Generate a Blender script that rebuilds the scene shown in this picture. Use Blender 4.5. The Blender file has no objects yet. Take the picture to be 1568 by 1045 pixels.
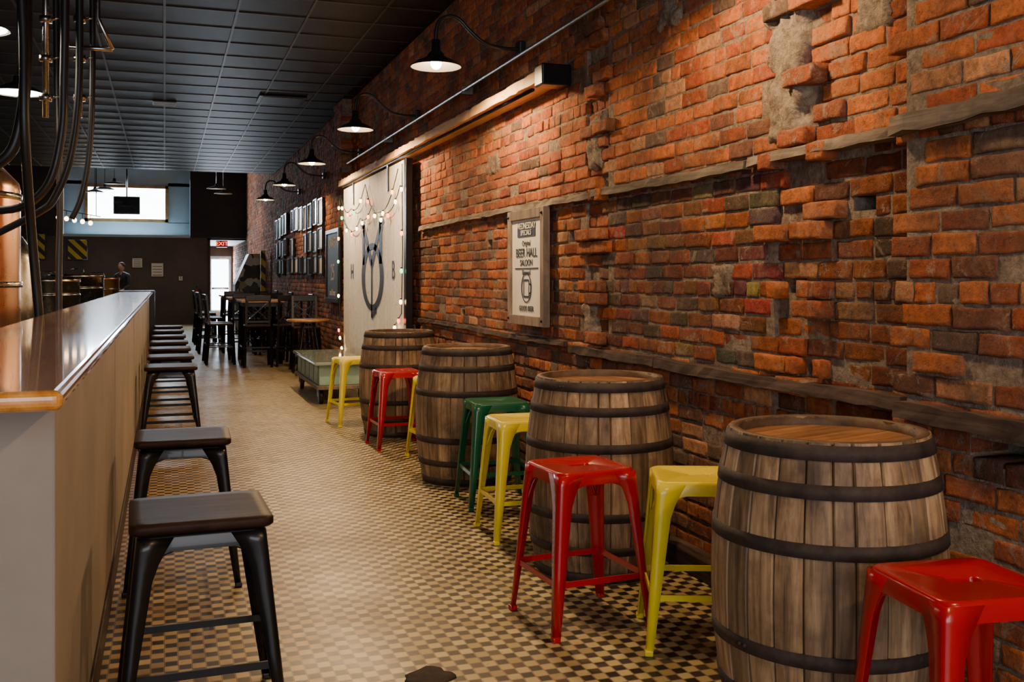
import bpy, bmesh, math, random
from mathutils import Vector, Matrix
random.seed(7)
R=random.random
def U(a,b): return a+(b-a)*R()
sc=bpy.context.scene
H=1.34

# ---------------------------------------------------------------- materials
def newmat(name):
    m=bpy.data.materials.new(name); m.use_nodes=True
    nt=m.node_tree; nt.nodes.clear()
    o=nt.nodes.new('ShaderNodeOutputMaterial'); p=nt.nodes.new('ShaderNodeBsdfPrincipled')
    nt.links.new(p.outputs[0],o.inputs[0])
    return m,nt,p
def N(nt,t,**k):
    n=nt.nodes.new(t)
    for a,b in k.items(): setattr(n,a,b)
    return n
def L(nt,a,b): nt.links.new(a,b)
def c4(c): return (c[0],c[1],c[2],1)
def math_(nt,op,a,b=None,clamp=False):
    n=N(nt,'ShaderNodeMath',operation=op); n.use_clamp=clamp
    for i,v in enumerate((a,b)):
        if v is None: continue
        if isinstance(v,(int,float)): n.inputs[i].default_value=v
        else: L(nt,v,n.inputs[i])
    return n.outputs[0]
def mixc(nt,f,a,b,mode='MIX'):
    n=N(nt,'ShaderNodeMix',data_type='RGBA',blend_type=mode)
    if isinstance(f,(int,float)): n.inputs[0].default_value=f
    else: L(nt,f,n.inputs[0])
    for i,v in ((6,a),(7,b)):
        if isinstance(v,tuple): n.inputs[i].default_value=c4(v)
        else: L(nt,v,n.inputs[i])
    return n.outputs[2]
def ramp(nt,f,stops):
    n=N(nt,'ShaderNodeValToRGB'); cr=n.color_ramp
    while len(cr.elements)<len(stops): cr.elements.new(.5)
    for e,(p,c) in zip(cr.elements,stops):
        e.position=p; e.color=c4(c) if isinstance(c,tuple) else (c,c,c,1)
    L(nt,f,n.inputs[0]); return n.outputs[0]
def coords(nt,scale=(1,1,1)):
    t=N(nt,'ShaderNodeTexCoord'); m=N(nt,'ShaderNodeMapping')
    m.inputs['Scale'].default_value=scale
    L(nt,t.outputs['Object'],m.inputs[0]); return m.outputs[0]
def noise(nt,vec,scale,detail=4,rough=.6,dist=0):
    n=N(nt,'ShaderNodeTexNoise'); n.inputs['Scale'].default_value=scale
    n.inputs['Detail'].default_value=detail; n.inputs['Roughness'].default_value=rough
    n.inputs['Distortion'].default_value=dist
    L(nt,vec,n.inputs['Vector']); return n.outputs['Fac']
def bump(nt,p,h,strength=.3,dist=.01):
    b=N(nt,'ShaderNodeBump'); b.inputs['Strength'].default_value=strength; b.inputs['Distance'].default_value=dist
    L(nt,h,b.inputs['Height']); L(nt,b.outputs[0],p.inputs['Normal'])
def simple(name,col,rough=.5,metal=0,var=.25,scale=6,bmp=.1,coat=0,spec=.5,rv=.05):
    m,nt,p=newmat(name); v=coords(nt); f=noise(nt,v,scale)
    dark=tuple(x*(1-var) for x in col); lite=tuple(min(1,x*(1+var)) for x in col)
    L(nt,ramp(nt,f,[(.3,dark),(.7,lite)]),p.inputs['Base Color'])
    p.inputs['Metallic'].default_value=metal
    p.inputs['Specular IOR Level'].default_value=spec
    f2=noise(nt,v,scale*5)
    if rv: L(nt,ramp(nt,f2,[(.3,max(0,rough-rv)),(.7,min(1,rough+rv))]),p.inputs['Roughness'])
    else: p.inputs['Roughness'].default_value=rough
    p.inputs['Coat Weight'].default_value=coat
    if bmp: bump(nt,p,f2,bmp,.004)
    return m
def wood(name,c1,c2,c3,rough=.55,scale=(30,30,2.5),coat=0,island=.35,bmp=.35,spec=.5,stain=.6):
    m,nt,p=newmat(name); v=coords(nt,scale)
    g=N(nt,'ShaderNodeNewGeometry')
    ad=N(nt,'ShaderNodeVectorMath',operation='ADD'); L(nt,v,ad.inputs[0])
    cb=N(nt,'ShaderNodeCombineXYZ'); L(nt,math_(nt,'MULTIPLY',g.outputs['Random Per Island'],37.0),cb.inputs[2]); L(nt,cb.outputs[0],ad.inputs[1])
    f=noise(nt,ad.outputs[0],1,6,.65,.6)
    col=ramp(nt,f,[(.3,c1),(.5,c2),(.72,c3)])
    k=math_(nt,'ADD',math_(nt,'MULTIPLY',g.outputs['Random Per Island'],island*2),1-island)
    cc=N(nt,'ShaderNodeCombineXYZ'); [L(nt,k,cc.inputs[i]) for i in range(3)]
    col=mixc(nt,1.0,col,cc.outputs[0],'MULTIPLY')
    big=noise(nt,coords(nt),3.5,5,.65)
    col=mixc(nt,ramp(nt,big,[(.45,0.0),(.7,stain)]),col,tuple(x*.4 for x in c1))
    L(nt,col,p.inputs['Base Color']); p.inputs['Roughness'].default_value=rough
    p.inputs['Coat Weight'].default_value=coat; p.inputs['Coat Roughness'].default_value=.12
    p.inputs['Specular IOR Level'].default_value=spec
    bump(nt,p,f,bmp,.004); return m
def emis(name,col,s):
    m,nt,p=newmat(name)
    p.inputs['Base Color'].default_value=c4(col)
    p.inputs['Emission Color'].default_value=c4(col); p.inputs['Emission Strength'].default_value=s
    try: m.cycles.emission_sampling='NONE'
    except Exception: pass
    return m

def brick_mat():
    m,nt,p=newmat('brick_clay'); v=coords(nt)
    a=N(nt,'ShaderNodeAttribute'); a.attribute_name='Col'
    f=noise(nt,v,28,6,.75); f2=noise(nt,v,75,5,.75); f3=noise(nt,v,8,8,.82,.8); f4=noise(nt,v,1.8,6,.75,.4); f5=noise(nt,v,4.2,7,.8,.5)
    g=ramp(nt,f,[(.28,.4),(.5,.95),(.75,1.4)])
    col=mixc(nt,1,a.outputs['Color'],g,'MULTIPLY')
    col=mixc(nt,ramp(nt,f5,[(.50,0.0),(.62,.32)]),col,(.38,.24,.17))
    col=mixc(nt,ramp(nt,f3,[(.555,0.0),(.605,.75)]),col,(.36,.28,.21))
    col=mixc(nt,ramp(nt,f4,[(.45,0.0),(.64,.72)]),col,(.07,.044,.036))
    col=mixc(nt,ramp(nt,f2,[(.60,0.0),(.66,.6)]),col,(.05,.028,.02))
    L(nt,col,p.inputs['Base Color']); p.inputs['Roughness'].default_value=.88
    p.inputs['Specular IOR Level'].default_value=.2
    bump(nt,p,math_(nt,'ADD',math_(nt,'ADD',f,f2),math_(nt,'MULTIPLY',f3,1.5)),.9,.010); return m
def mortar_mat():
    m,nt,p=newmat('brick_mortar'); v=coords(nt)
    f=noise(nt,v,35,6,.7); f3=noise(nt,v,2.5,5,.7)
    col=ramp(nt,f,[(.3,(.13,.10,.08)),(.55,(.29,.23,.175)),(.75,(.42,.35,.27))])
    col=mixc(nt,ramp(nt,f3,[(.5,0.0),(.68,.7)]),col,(.08,.055,.042))
    L(nt,col,p.inputs['Base Color']); p.inputs['Roughness'].default_value=.95
    p.inputs['Specular IOR Level'].default_value=.2
    bump(nt,p,f,1.0,.016); return m
def floor_mat():
    m,nt,p=newmat('mosaic_floor'); S=22.0
    v=coords(nt,(S,S,S))
    fr=N(nt,'ShaderNodeVectorMath',operation='FRACTION'); L(nt,v,fr.inputs[0])
    fl=N(nt,'ShaderNodeVectorMath',operation='FLOOR'); L(nt,v,fl.inputs[0])
    s=N(nt,'ShaderNodeSeparateXYZ'); L(nt,fr.outputs[0],s.inputs[0])
    s2=N(nt,'ShaderNodeSeparateXYZ'); L(nt,fl.outputs[0],s2.inputs[0])
    ax=math_(nt,'ABSOLUTE',math_(nt,'SUBTRACT',s.outputs[0],.5)); ay=math_(nt,'ABSOLUTE',math_(nt,'SUBTRACT',s.outputs[1],.5))
    mx=math_(nt,'MAXIMUM',ax,ay)
    par=math_(nt,'FLOORED_MODULO',math_(nt,'ADD',s2.outputs[0],s2.outputs[1]),2.0)
    wn=N(nt,'ShaderNodeTexWhiteNoise',noise_dimensions='2D'); L(nt,fl.outputs[0],wn.inputs[0])
    lite=ramp(nt,wn.outputs[0],[(0,(.38,.28,.12)),(.5,(.54,.42,.19)),(1,(.66,.54,.27))])
    dark=ramp(nt,wn.outputs[0],[(0,(.018,.015,.014)),(.7,(.042,.032,.029)),(1,(.10,.065,.048))])
    col=mixc(nt,par,dark,lite)
    dk=math_(nt,'MULTIPLY',math_(nt,'SUBTRACT',1.0,par),math_(nt,'GREATER_THAN',mx,.43))
    col=mixc(nt,dk,col,(.36,.27,.13))
    gr=math_(nt,'GREATER_THAN',mx,.468)
    col=mixc(nt,math_(nt,'MULTIPLY',gr,.75),col,(.12,.088,.055))
    big=noise(nt,coords(nt),1.1,6,.7); fine=noise(nt,coords(nt),25,5,.7)
    # patchy traffic dirt, plus painted stool shade deepening toward the bar
    t=N(nt,'ShaderNodeTexCoord'); sx=N(nt,'ShaderNodeSeparateXYZ'); L(nt,t.outputs['Object'],sx.inputs[0])
    wear_and_shade=ramp(nt,math_(nt,'ADD',math_(nt,'MULTIPLY',sx.outputs[0],-.35),math_(nt,'ADD',big,.05)),[(.25,0.0),(.65,.75)])
    col=mixc(nt,wear_and_shade,col,mixc(nt,1.0,col,(.50,.36,.26),'MULTIPLY'))
    col=mixc(nt,ramp(nt,big,[(.50,0.0),(.72,.4)]),col,(.13,.08,.045))
    col=mixc(nt,ramp(nt,fine,[(.60,0.0),(.72,.6)]),col,(.07,.045,.028))
    L(nt,col,p.inputs['Base Color'])
    L(nt,ramp(nt,big,[(.3,.30),(.7,.50)]),p.inputs['Roughness']); p.inputs['Specular IOR Level'].default_value=.4
    hh=math_(nt,'ADD',math_(nt,'MULTIPLY',gr,-1.0),math_(nt,'MULTIPLY',wn.outputs[0],.4))
    bump(nt,p,hh,.35,.003); return m
def ceil_mat():
    m,nt,p=newmat('ceiling_tile'); S=1/.61
    v=coords(nt,(S,S,S))
    fl=N(nt,'ShaderNodeVectorMath',operation='FLOOR'); L(nt,v,fl.inputs[0])
    wn=N(nt,'ShaderNodeTexWhiteNoise',noise_dimensions='2D'); L(nt,fl.outputs[0],wn.inputs[0])
    col=ramp(nt,wn.outputs[0],[(0,(.010,.008,.0075)),(1,(.019,.015,.014))])
    L(nt,col,p.inputs['Base Color'])
    p.inputs['Roughness'].default_value=.5; p.inputs['Specular IOR Level'].default_value=.13
    f=noise(nt,coords(nt),90,3); bump(nt,p,f,.4,.004); return m
def barwood():
    m,nt,p=newmat('varnished_bar_wood'); v=coords(nt,(24,1.2,20))
    f=noise(nt,v,1,6,.6,.5); f2=noise(nt,coords(nt,(8,.5,8)),1,2)
    col=ramp(nt,f,[(.3,(.44,.15,.025)),(.5,(.74,.31,.05)),(.72,(.93,.50,.12))])
    L(nt,mixc(nt,ramp(nt,f2,[(.4,0.0),(.6,.4)]),col,(.52,.19,.03)),p.inputs['Base Color'])
    p.inputs['Roughness'].default_value=.22; p.inputs['Coat Weight'].default_value=1; p.inputs['Coat Roughness'].default_value=.05
    w=noise(nt,coords(nt,(3,2,3)),2,2); bump(nt,p,w,.05,.01)
    return m
def whitewash():
    m,nt,p=newmat('whitewashed_planks'); v=coords(nt,(1,9,1.3))
    f=noise(nt,v,1.6,4,.55,1.2)
    band=math_(nt,'ABSOLUTE',math_(nt,'SUBTRACT',math_(nt,'FRACT',math_(nt,'MULTIPLY',f,8.0)),.5))
    k=ramp(nt,band,[(0.0,.8),(.10,0.0)])
    col=mixc(nt,k,(.92,.89,.84),(.25,.23,.2)); L(nt,col,p.inputs['Base Color'])
    p.inputs['Roughness'].default_value=.6; bump(nt,p,f,.3,.004); return m
def plaster(name,a,b,rough=.7):
    m,nt,p=newmat(name); v=coords(nt)
    f=noise(nt,v,1.6,5,.6); f2=noise(nt,v,30,4)
    L(nt,ramp(nt,f,[(.35,a),(.65,b)]),p.inputs['Base Color']); p.inputs['Roughness'].default_value=rough
    bump(nt,p,f2,.15,.004); return m
def stickers():
    m,nt,p=newmat('sticker_collage'); v=coords(nt)
    n=N(nt,'ShaderNodeTexVoronoi'); n.inputs['Scale'].default_value=6; L(nt,v,n.inputs[0])
    s=N(nt,'ShaderNodeSeparateColor'); L(nt,n.outputs['Color'],s.inputs[0])
    col=ramp(nt,s.outputs[0],[(0,(.02,.02,.02)),(.45,(.03,.03,.03)),(.5,(.6,.6,.58)),(.85,(.7,.68,.6)),(1,(.4,.3,.1))])
    L(nt,col,p.inputs['Base Color']); p.inputs['Roughness'].default_value=.4; return m
def hazard():
    m,nt,p=newmat('hazard_stripes'); t=N(nt,'ShaderNodeTexCoord'); s=N(nt,'ShaderNodeSeparateXYZ'); L(nt,t.outputs['Object'],s.inputs[0])
    a=math_(nt,'ADD',math_(nt,'ADD',s.outputs[0],s.outputs[1]),s.outputs[2])
    k=math_(nt,'GREATER_THAN',math_(nt,'FRACT',math_(nt,'MULTIPLY',a,3.2)),.5)
    L(nt,mixc(nt,k,(.02,.02,.02),(.7,.5,.02)),p.inputs['Base Color']); return m

M=dict(
 brick=brick_mat(), mortar=mortar_mat(), floor=floor_mat(), ceil=ceil_mat(), barwood=barwood(),
 white=whitewash(), sticker=stickers(), hazard=hazard(),
 tbar=simple('ceiling_grid_metal',(.052,.042,.036),.5,0,.1,4,0,0,.3),
 barrel=wood('oak_staves',(.095,.055,.028),(.29,.18,.095),(.50,.345,.195),.62,(34,34,2.2),island=.40,stain=.85),
 barreltop=wood('oak_head',(.16,.065,.02),(.38,.17,.06),(.52,.27,.10),.4,(3,34,10),coat=.2),
 hoop=simple('rusty_hoop',(.045,.032,.027),.75,.25,.45,14,.4),
 chime=simple('worn_chime',(.10,.055,.03),.6,0,.4,20,.4),
 red=simple('red_enamel',(.40,.002,.008),.25,0,.04,3,0,.3,rv=0),
 yellow=simple('yellow_enamel',(.96,.78,.015),.28,0,.02,3,0,.3,rv=0),
 green=simple('green_enamel',(.003,.12,.06),.28,0,.05,3,0,.3,rv=0),
 black=simple('black_metal',(.008,.008,.010),.32,.3,.2,5,0,.2,rv=0),
 dkwood=wood('walnut_seat',(.012,.006,.004),(.028,.013,.009),(.054,.026,.016),.5,(6,50,30),coat=0,island=.1,bmp=.2,spec=.15),
 timber=wood('grey_timber',(.08,.064,.052),(.19,.155,.125),(.32,.27,.22),.85,(30,2,30),island=.25,bmp=.9,spec=.2),
 dktimber=wood('dark_timber',(.03,.02,.017),(.075,.05,.04),(.13,.09,.07),.8,(30,2,30),island=.2,bmp=.8,spec=.2),
 pine=wood('pine_board',(.50,.28,.12),(.74,.46,.22),(.85,.6,.34),.6,(20,1.5,20),island=.15,stain=.2),
 tabletop=wood('oak_tabletop',(.25,.12,.04),(.42,.22,.08),(.55,.32,.13),.35,(3,25,10),coat=.3,island=.1),
 conduit=simple('galvanised_conduit',(.33,.31,.28),.4,.8,.15,8,.05),
 steel=simple('stainless_steel',(.55,.53,.5),.25,1,.1,3,.03),
 copper=simple('polished_copper',(.80,.47,.29),.3,1,.1,2,0),
 rubber=simple('black_rubber_hose',(.015,.014,.014),.4,0,.2,6,.05),
 enamelin=simple('white_shade_lining',(.8,.76,.68),.4,0,.03,4,0),
 enamelout=simple('dark_shade_enamel',(.02,.022,.022),.35,.2,.1,5,0,.2),
 bulb=emis('lamp_bulb_glow',(1,.72,.42),80),
 bulb2=emis('pendant_bulb_glow',(1,.9,.78),22),
 ink=simple('black_paint',(.010,.012,.020),.5,0,.2,10,0),
 paper=simple('poster_paper',(.82,.78,.68),.7,0,.06,6,0),
 frame=wood('barnwood_frame',(.10,.075,.055),(.20,.15,.11),(.28,.22,.17),.7,(20,20,4),island=.2),
 board=simple('chalkboard',(.015,.02,.02),.6,0,.3,6,0),
 chalk=simple('chalk_marks',(.55,.55,.5),.9,0,.2,20,0),
 plasterbar=plaster('bar_panel_paint',(.22,.19,.16),(.30,.255,.21),.65),
 darkwall=plaster('dark_brown_wall',(.085,.068,.058),(.12,.095,.08),.7),
 blackwall=plaster('black_wall',(.012,.012,.014),(.02,.02,.022),.6),
 bluewall=plaster('pale_blue_wall',(.46,.60,.66),(.55,.68,.74),.6),
 leftwall=plaster('charcoal_wall',(.035,.03,.03),(.055,.05,.048),.7),
 glass=emis('daylit_glass',(.86,.93,1.0),14),
 doorglass=emis('daylit_door_glass',(.84,.92,1.0),12),
 exit=emis('exit_red_glow',(1,.05,.03),5),
 bulbr=emis('red_bulb_glow',(1,.12,.05),8), bulbg=emis('green_bulb_glow',(.05,1,.35),5), bulbw=emis('warm_bulb_glow',(1,.62,.3),14), bulbo=emis('orange_bulb_glow',(1,.3,.05),9),
 wire=simple('green_wire',(.01,.03,.015),.5,0,.1,5,0),
 mint=simple('mint_paint',(.24,.38,.31),.55,0,.25,7,.1),
 cartglass=simple('cart_top_glass',(.28,.36,.32),.08,0,.1,3,0,.5),
 framewhite=simple('white_print',(.55,.58,.60),.4,0,.5,4,0),
 screen=simple('tv_screen',(.01,.012,.02),.1,0,.2,3,0,.5),
 skin=simple('skin',(.55,.30,.2),.5,0,.08,8,0), shirt=simple('dark_shirt',(.04,.045,.06),.8,0,.25,12,.1),
 jeans=simple('jeans',(.03,.04,.08),.85,0,.2,20,.1), hair=simple('brown_hair',(.05,.025,.015),.7,0,.3,40,.3),
 redplain=simple('extinguisher_red',(.45,.02,.015),.3,0,.1,4,0,.3),
 grime_hole_shade=simple('subfloor_and_hole_shade',(.035,.022,.015),.9,0,.5,30,.5),  # bare floor patch; also painted shade on the backs of brick holes
)

# ---------------------------------------------------------------- mesh builder
class B:
    def __init__(s): s.v=[];s.f=[];s.m=[];s.sm=[];s.mats=[];s.T=Matrix.Identity(4)
    def mi(s,k):
        if k not in s.mats: s.mats.append(k)
        return s.mats.index(k)
    def add(s,vs,fs,mat,smooth=False):
        o=len(s.v); s.v+= [tuple(s.T@Vector(p)) for p in vs]; i=s.mi(mat)
        for f in fs: s.f.append(tuple(o+a for a in f)); s.m.append(i); s.sm.append(smooth)
    def box(s,a,b,mat,bev=0,seg=2,rot=None):
        c=[(a[i]+b[i])/2 for i in range(3)]; d=[abs(b[i]-a[i]) for i in range(3)]
        bm=bmesh.new(); bmesh.ops.create_cube(bm,size=1)
        for v in bm.verts: v.co=Vector((v.co.x*d[0],v.co.y*d[1],v.co.z*d[2]))
        if bev: bmesh.ops.bevel(bm,geom=bm.edges[:],offset=bev,segments=seg,affect='EDGES',profile=.5)
        mt=Matrix.Translation(c)
        if rot is not None: mt=mt@rot
        bm.verts.index_update()
        s.add([mt@v.co for v in bm.verts],[[v.index for v in f.verts] for f in bm.faces],mat,False); bm.free()
    def beam(s,p,q,w,h,mat,bev=0):
        p=Vector(p);q=Vector(q);d=q-p;l=d.length
        rot=d.to_track_quat('Z','Y').to_matrix().to_4x4(); T0=s.T
        s.T=T0@Matrix.Translation((p+q)/2)@rot; s.box((-w/2,-h/2,-l/2),(w/2,h/2,l/2),mat,bev,1); s.T=T0
    def loft(s,loops,mat,cap0=True,cap1=True,smooth=True,closed=True):
        n=len(loops[0]); vs=[p for l in loops for p in l]; fs=[]
        for i in range(len(loops)-1):
            for j in range(n if closed else n-1):
                k=(j+1)%n; fs.append((i*n+j,i*n+k,(i+1)*n+k,(i+1)*n+j))
        if cap0: fs.append(tuple(reversed(range(n))))
        if cap1: fs.append(tuple((len(loops)-1)*n+j for j in range(n)))
        s.add(vs,fs,mat,smooth)
    def lathe(s,prof,c,mat,n=32,caps=False):
        loops=[[(c[0]+r*math.cos(2*math.pi*j/n),c[1]+r*math.sin(2*math.pi*j/n),c[2]+z) for j in range(n)] for r,z in prof]
        s.loft(loops,mat,caps,caps)
    def tube(s,pts,r,mat,n=8,res=0):
        pts=[Vector(p) for p in pts]
        if res:
            out=[]
            for i in range(len(pts)-1):
                p0=pts[max(i-1,0)];p1=pts[i];p2=pts[i+1];p3=pts[min(i+2,len(pts)-1)]
                for k in range(res):
                    t=k/res; out.append(.5*((2*p1)+(p2-p0)*t+(2*p0-5*p1+4*p2-p3)*t*t+(3*p1-p0-3*p2+p3)*t**3))
            out.append(pts[-1]); pts=out
        loops=[];up=None
        for i,p in enumerate(pts):
            d=(pts[min(i+1,len(pts)-1)]-pts[max(i-1,0)]).normalized()
            if up is None: up=d.orthogonal().normalized()
            up=(up-d*up.dot(d)).normalized(); w=d.cross(up)
            loops.append([tuple(p+(up*math.cos(2*math.pi*j/n)+w*math.sin(2*math.pi*j/n))*r) for j in range(n)])
        s.loft(loops,mat)
    def sphere(s,c,r,mat,sc3=(1,1,1),n=12):
        prof=[(max(1e-4,math.sin(math.pi*i/(n//2+2))),-math.cos(math.pi*i/(n//2+2))) for i in range(n//2+3)]
        s.loft([[(c[0]+r*sc3[0]*a*math.cos(2*math.pi*j/n),c[1]+r*sc3[1]*a*math.sin(2*math.pi*j/n),c[2]+r*sc3[2]*b) for j in range(n)] for a,b in prof],mat)
    def text(s,txt,size,M4,mat,align='CENTER'):
        cu=bpy.data.curves.new('t','FONT'); cu.body=txt; cu.size=size; cu.align_x=align; cu.align_y='CENTER'; cu.extrude=.001
        ob=bpy.data.objects.new('t',cu); sc.collection.objects.link(ob)
        dg=bpy.context.evaluated_depsgraph_get(); me=bpy.data.meshes.new_from_object(ob.evaluated_get(dg))
        s.add([M4@v.co for v in me.vertices],[tuple(p.vertices) for p in me.polygons],mat)
        bpy.data.objects.remove(ob); bpy.data.curves.remove(cu); bpy.data.meshes.remove(me)
    def mesh(s,name):
        me=bpy.data.meshes.new(name); me.from_pydata(s.v,[],s.f)
        for k in s.mats: me.materials.append(M[k])
        me.polygons.foreach_set('material_index',s.m); me.polygons.foreach_set('use_smooth',s.sm)
        me.update()
        bm=bmesh.new(); bm.from_mesh(me); bmesh.ops.recalc_face_normals(bm,faces=bm.faces[:]); bm.to_mesh(me); bm.free()
        return me
    def obj(s,name,loc=(0,0,0),rz=0):
        return place(s.mesh(name),name,loc,rz)
def place(me,name,loc=(0,0,0),rz=0,parent=None):
    o=bpy.data.objects.new(name,me); sc.collection.objects.link(o); o.location=loc; o.rotation_euler[2]=rz
    if parent: o.parent=parent
    return o
def facing_wall(x,y,z):
    return Matrix.Translation((x,y,z))@Matrix(((0,0,-1,0),(-1,0,0,0),(0,1,0,0),(0,0,0,1)))
def rrect(hx,hy,r,z,n=6):
    out=[]
    for cx,cy,a0 in ((hx-r,hy-r,0),(-hx+r,hy-r,90),(-hx+r,-hy+r,180),(hx-r,-hy+r,270)):
        for i in range(n+1):
            a=math.radians(a0+90*i/n); out.append((cx+r*math.cos(a),cy+r*math.sin(a),z))
    return out

# ---------------------------------------------------------------- room shell
YF,YB=-4.0,31.0
b=B(); b.box((-6.2,YF-.2,-.1),(2.7,38.3,0),'floor'); b.obj('floor')
b=B(); b.box((-6.2,YF-.2,3.71),(2.7,23.0,3.85),'ceil'); b.box((-6.2,22.96,3.71),(2.7,23.06,5.0),'blackwall')
k=-9
while k*.61<2.3: b.box((k*.61-.011,YF,3.703),(k*.61+.011,23,3.712),'tbar'); k+=1
k=-6
while k*.61<23: b.box((-6,k*.61-.011,3.7035),(2.3,k*.61+.011,3.712),'tbar'); k+=1
b.obj('ceiling')
b=B(); b.box((-6.2,23.06,4.95),(2.7,38.3,5.1),'blackwall'); b.obj('ceiling')
b=B(); b.box((-6.2,YF-.2,0),(-6.0,38.3,5.0),'leftwall'); b.obj('wall_left')
b=B(); b.box((-6,YF-.15,0),(2.7,YF,.6),'darkwall'); b.box((-6,YF-.15,3.2),(2.7,YF,3.71),'darkwall')
b.box((-6,YF-.15,.6),(-4.8,YF,3.2),'darkwall'); b.box((2.1,YF-.15,.6),(2.7,YF,3.2),'darkwall')
for x in (-2.5,-.2): b.box((x-.05,YF-.12,.6),(x+.05,YF-.02,3.2),'blackwall')
b.obj('wall_front')
b=B()
b.box((-6,YB,0),(1.2,YB+.2,2.55),'darkwall'); b.box((-6,YB,2.55),(-2.75,YB+.2,4.95),'leftwall')
b.box((.72,YB,2.55),(2.33,YB+.2,4.95),'blackwall')
b.box((1.2,YB+.2,0),(1.3,37.4,2.6),'darkwall'); b.box((1.2,YB+.2,2.5),(2.5,37.4,2.6),'blackwall')
b.box((-2.75,YB,2.55),(.72,YB+.6,2.62),'bluewall')
b.box((-2.75,YB+.5,2.6),(.72,YB+.6,3.02),'bluewall'); b.box((-2.75,YB+.5,4.1),(.72,YB+.6,4.95),'bluewall')
b.box((-2.75,YB+.5,3.0),(-2.2,YB+.6,4.2),'bluewall'); b.box((.1,YB+.5,3.0),(.72,YB+.6,4.2),'bluewall')
b.obj('wall_back')
b=B(); b.box((-2.2,YB+.56,3.02),(.1,YB+.58,4.1),'glass')
for x in (-2.2,.02): b.box((x,YB+.44,3.02),(x+.09,YB+.56,4.1),'tabletop')
for z in (3.02,4.02): b.box((-2.2,YB+.44,z),(.1,YB+.56,z+.09),'tabletop')
b.obj('window_1')
b=B()
b.box((1.3,37.3,0),(1.5,37.4,2.5),'darkwall'); b.box((2.28,37.3,0),(2.5,37.4,2.5),'darkwall'); b.box((1.5,37.3,2.15),(2.28,37.4,2.5),'darkwall')
b.obj('wall_corridor')
b=B(); b.box((1.52,37.33,.02),(2.26,37.37,2.13),'framewhite',.005); b.box((1.6,37.31,.22),(2.18,37.33,2.03),'doorglass')
b.box((1.6,37.28,.95),(2.18,37.32,1.03),'steel',.01); b.tube([(1.62,37.26,.98),(2.16,37.26,.98)],.018,'steel')
b.obj('door_1')

# ---------------------------------------------------------------- brick wall
WX=2.33
holes=[(2.93,1.62),(5.57,1.6),(7.2,1.6),(8.7,1.59),(3.22,.97),(7.9,1.05),(2.3,.83),(2.2,.83),(2.1,.83),(3.0,.62),(3.34,1.32)]
HW=.06
def facex(y,z,i):
    if y<2.64: return 2.27
    if y<3.12: return 2.345
    if y<3.46: return (2.29 if (i//2)%2==0 else 2.345)+ (.012*math.sin(i*3.1))
    if 5.06<y<5.36: return (2.295 if (i//2)%2==0 else 2.345)+.01*math.sin(i*2.3)
    if 5.36<=y<9.2 and z<.93: return 2.315
    if 13.1<y<13.7 and z>2.55: return 2.2
    return WX
V=[];F=[];C=[];MI=[];SMO=[]
def brick(y0,y1,z0,z1,x,col,fine):
    o=len(V); j=lambda a:U(-a,a)
    ny=5 if fine else 2; nz=3 if fine else 2
    if y1-y0<.13 and fine: ny=3
    ji=.003
    g=[[(y0+(y1-y0)*a/(ny-1),z0+(z1-z0)*c/(nz-1)) for a in range(ny)] for c in range(nz)]
    per=[(0,a) for a in range(ny)]+[(c,ny-1) for c in range(1,nz)]+[(nz-1,a) for a in range(ny-2,-1,-1)]+[(c,0) for c in range(nz-2,0,-1)]
    n=len(per)
    jj=[(j(ji),j(ji)) for _ in per]
    tilt=j(.004); tz=j(.003)
    def ring(xx,ins,jx=.0012):
        for (c,a),(dy,dz) in zip(per,jj):
            yy,zz=g[c][a]
            if a==0: yy+=ins
            if a==ny-1: yy-=ins
            if c==0: zz+=ins
            if c==nz-1: zz-=ins
            V.append((xx+j(jx)+tilt*(a/(ny-1)-.5)+tz*(c/(nz-1)-.5),yy+dy,zz+dz)); C.append(col)
    if fine:
        ring(2.42,0); ring(x+.006,0); ring(x,.0045,.0015); ring(x,.013,.0015); nr=3
    else:
        ring(2.42,0); ring(x+.004,0); ring(x,.005); nr=2
    for r in range(nr):
        for k in range(n):
            l=(k+1)%n; F.append((o+r*n+k,o+(r+1)*n+k,o+(r+1)*n+l,o+r*n+l))
    if fine:
        idx={p:o+nr*n+k for k,p in enumerate(per)}
        for c in range(1,nz-1):
            for a in range(1,ny-1):
                idx[(c,a)]=len(V); V.append((x+j(.0022)+tilt*(a/(ny-1)-.5),g[c][a][0]+j(.006),g[c][a][1]+j(.004))); C.append(col)
        for c in range(nz-1):
            for a in range(ny-1): F.append((idx[(c,a)],idx[(c+1,a)],idx[(c+1,a+1)],idx[(c,a+1)]))
    else:
        F.append(tuple(o+nr*n+k for k in reversed(range(n))))
def bcol(y,z):
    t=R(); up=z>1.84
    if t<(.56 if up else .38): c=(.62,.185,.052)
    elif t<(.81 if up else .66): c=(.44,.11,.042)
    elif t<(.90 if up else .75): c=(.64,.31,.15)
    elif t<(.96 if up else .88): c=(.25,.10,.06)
    else: c=(.19,.12,.085)
    if (3.12<y<3.3 or 5.1<y<5.36): c=(.58,.17,.055) if R()<.75 else (.33,.10,.045)
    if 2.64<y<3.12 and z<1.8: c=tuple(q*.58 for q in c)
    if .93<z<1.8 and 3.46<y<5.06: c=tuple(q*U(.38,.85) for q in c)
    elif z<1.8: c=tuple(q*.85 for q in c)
    k=U(.75,1.15); h=U(.93,1.07); return (c[0]*k,c[1]*k*h,c[2]*k*h,1)
ch=.0742
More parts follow.
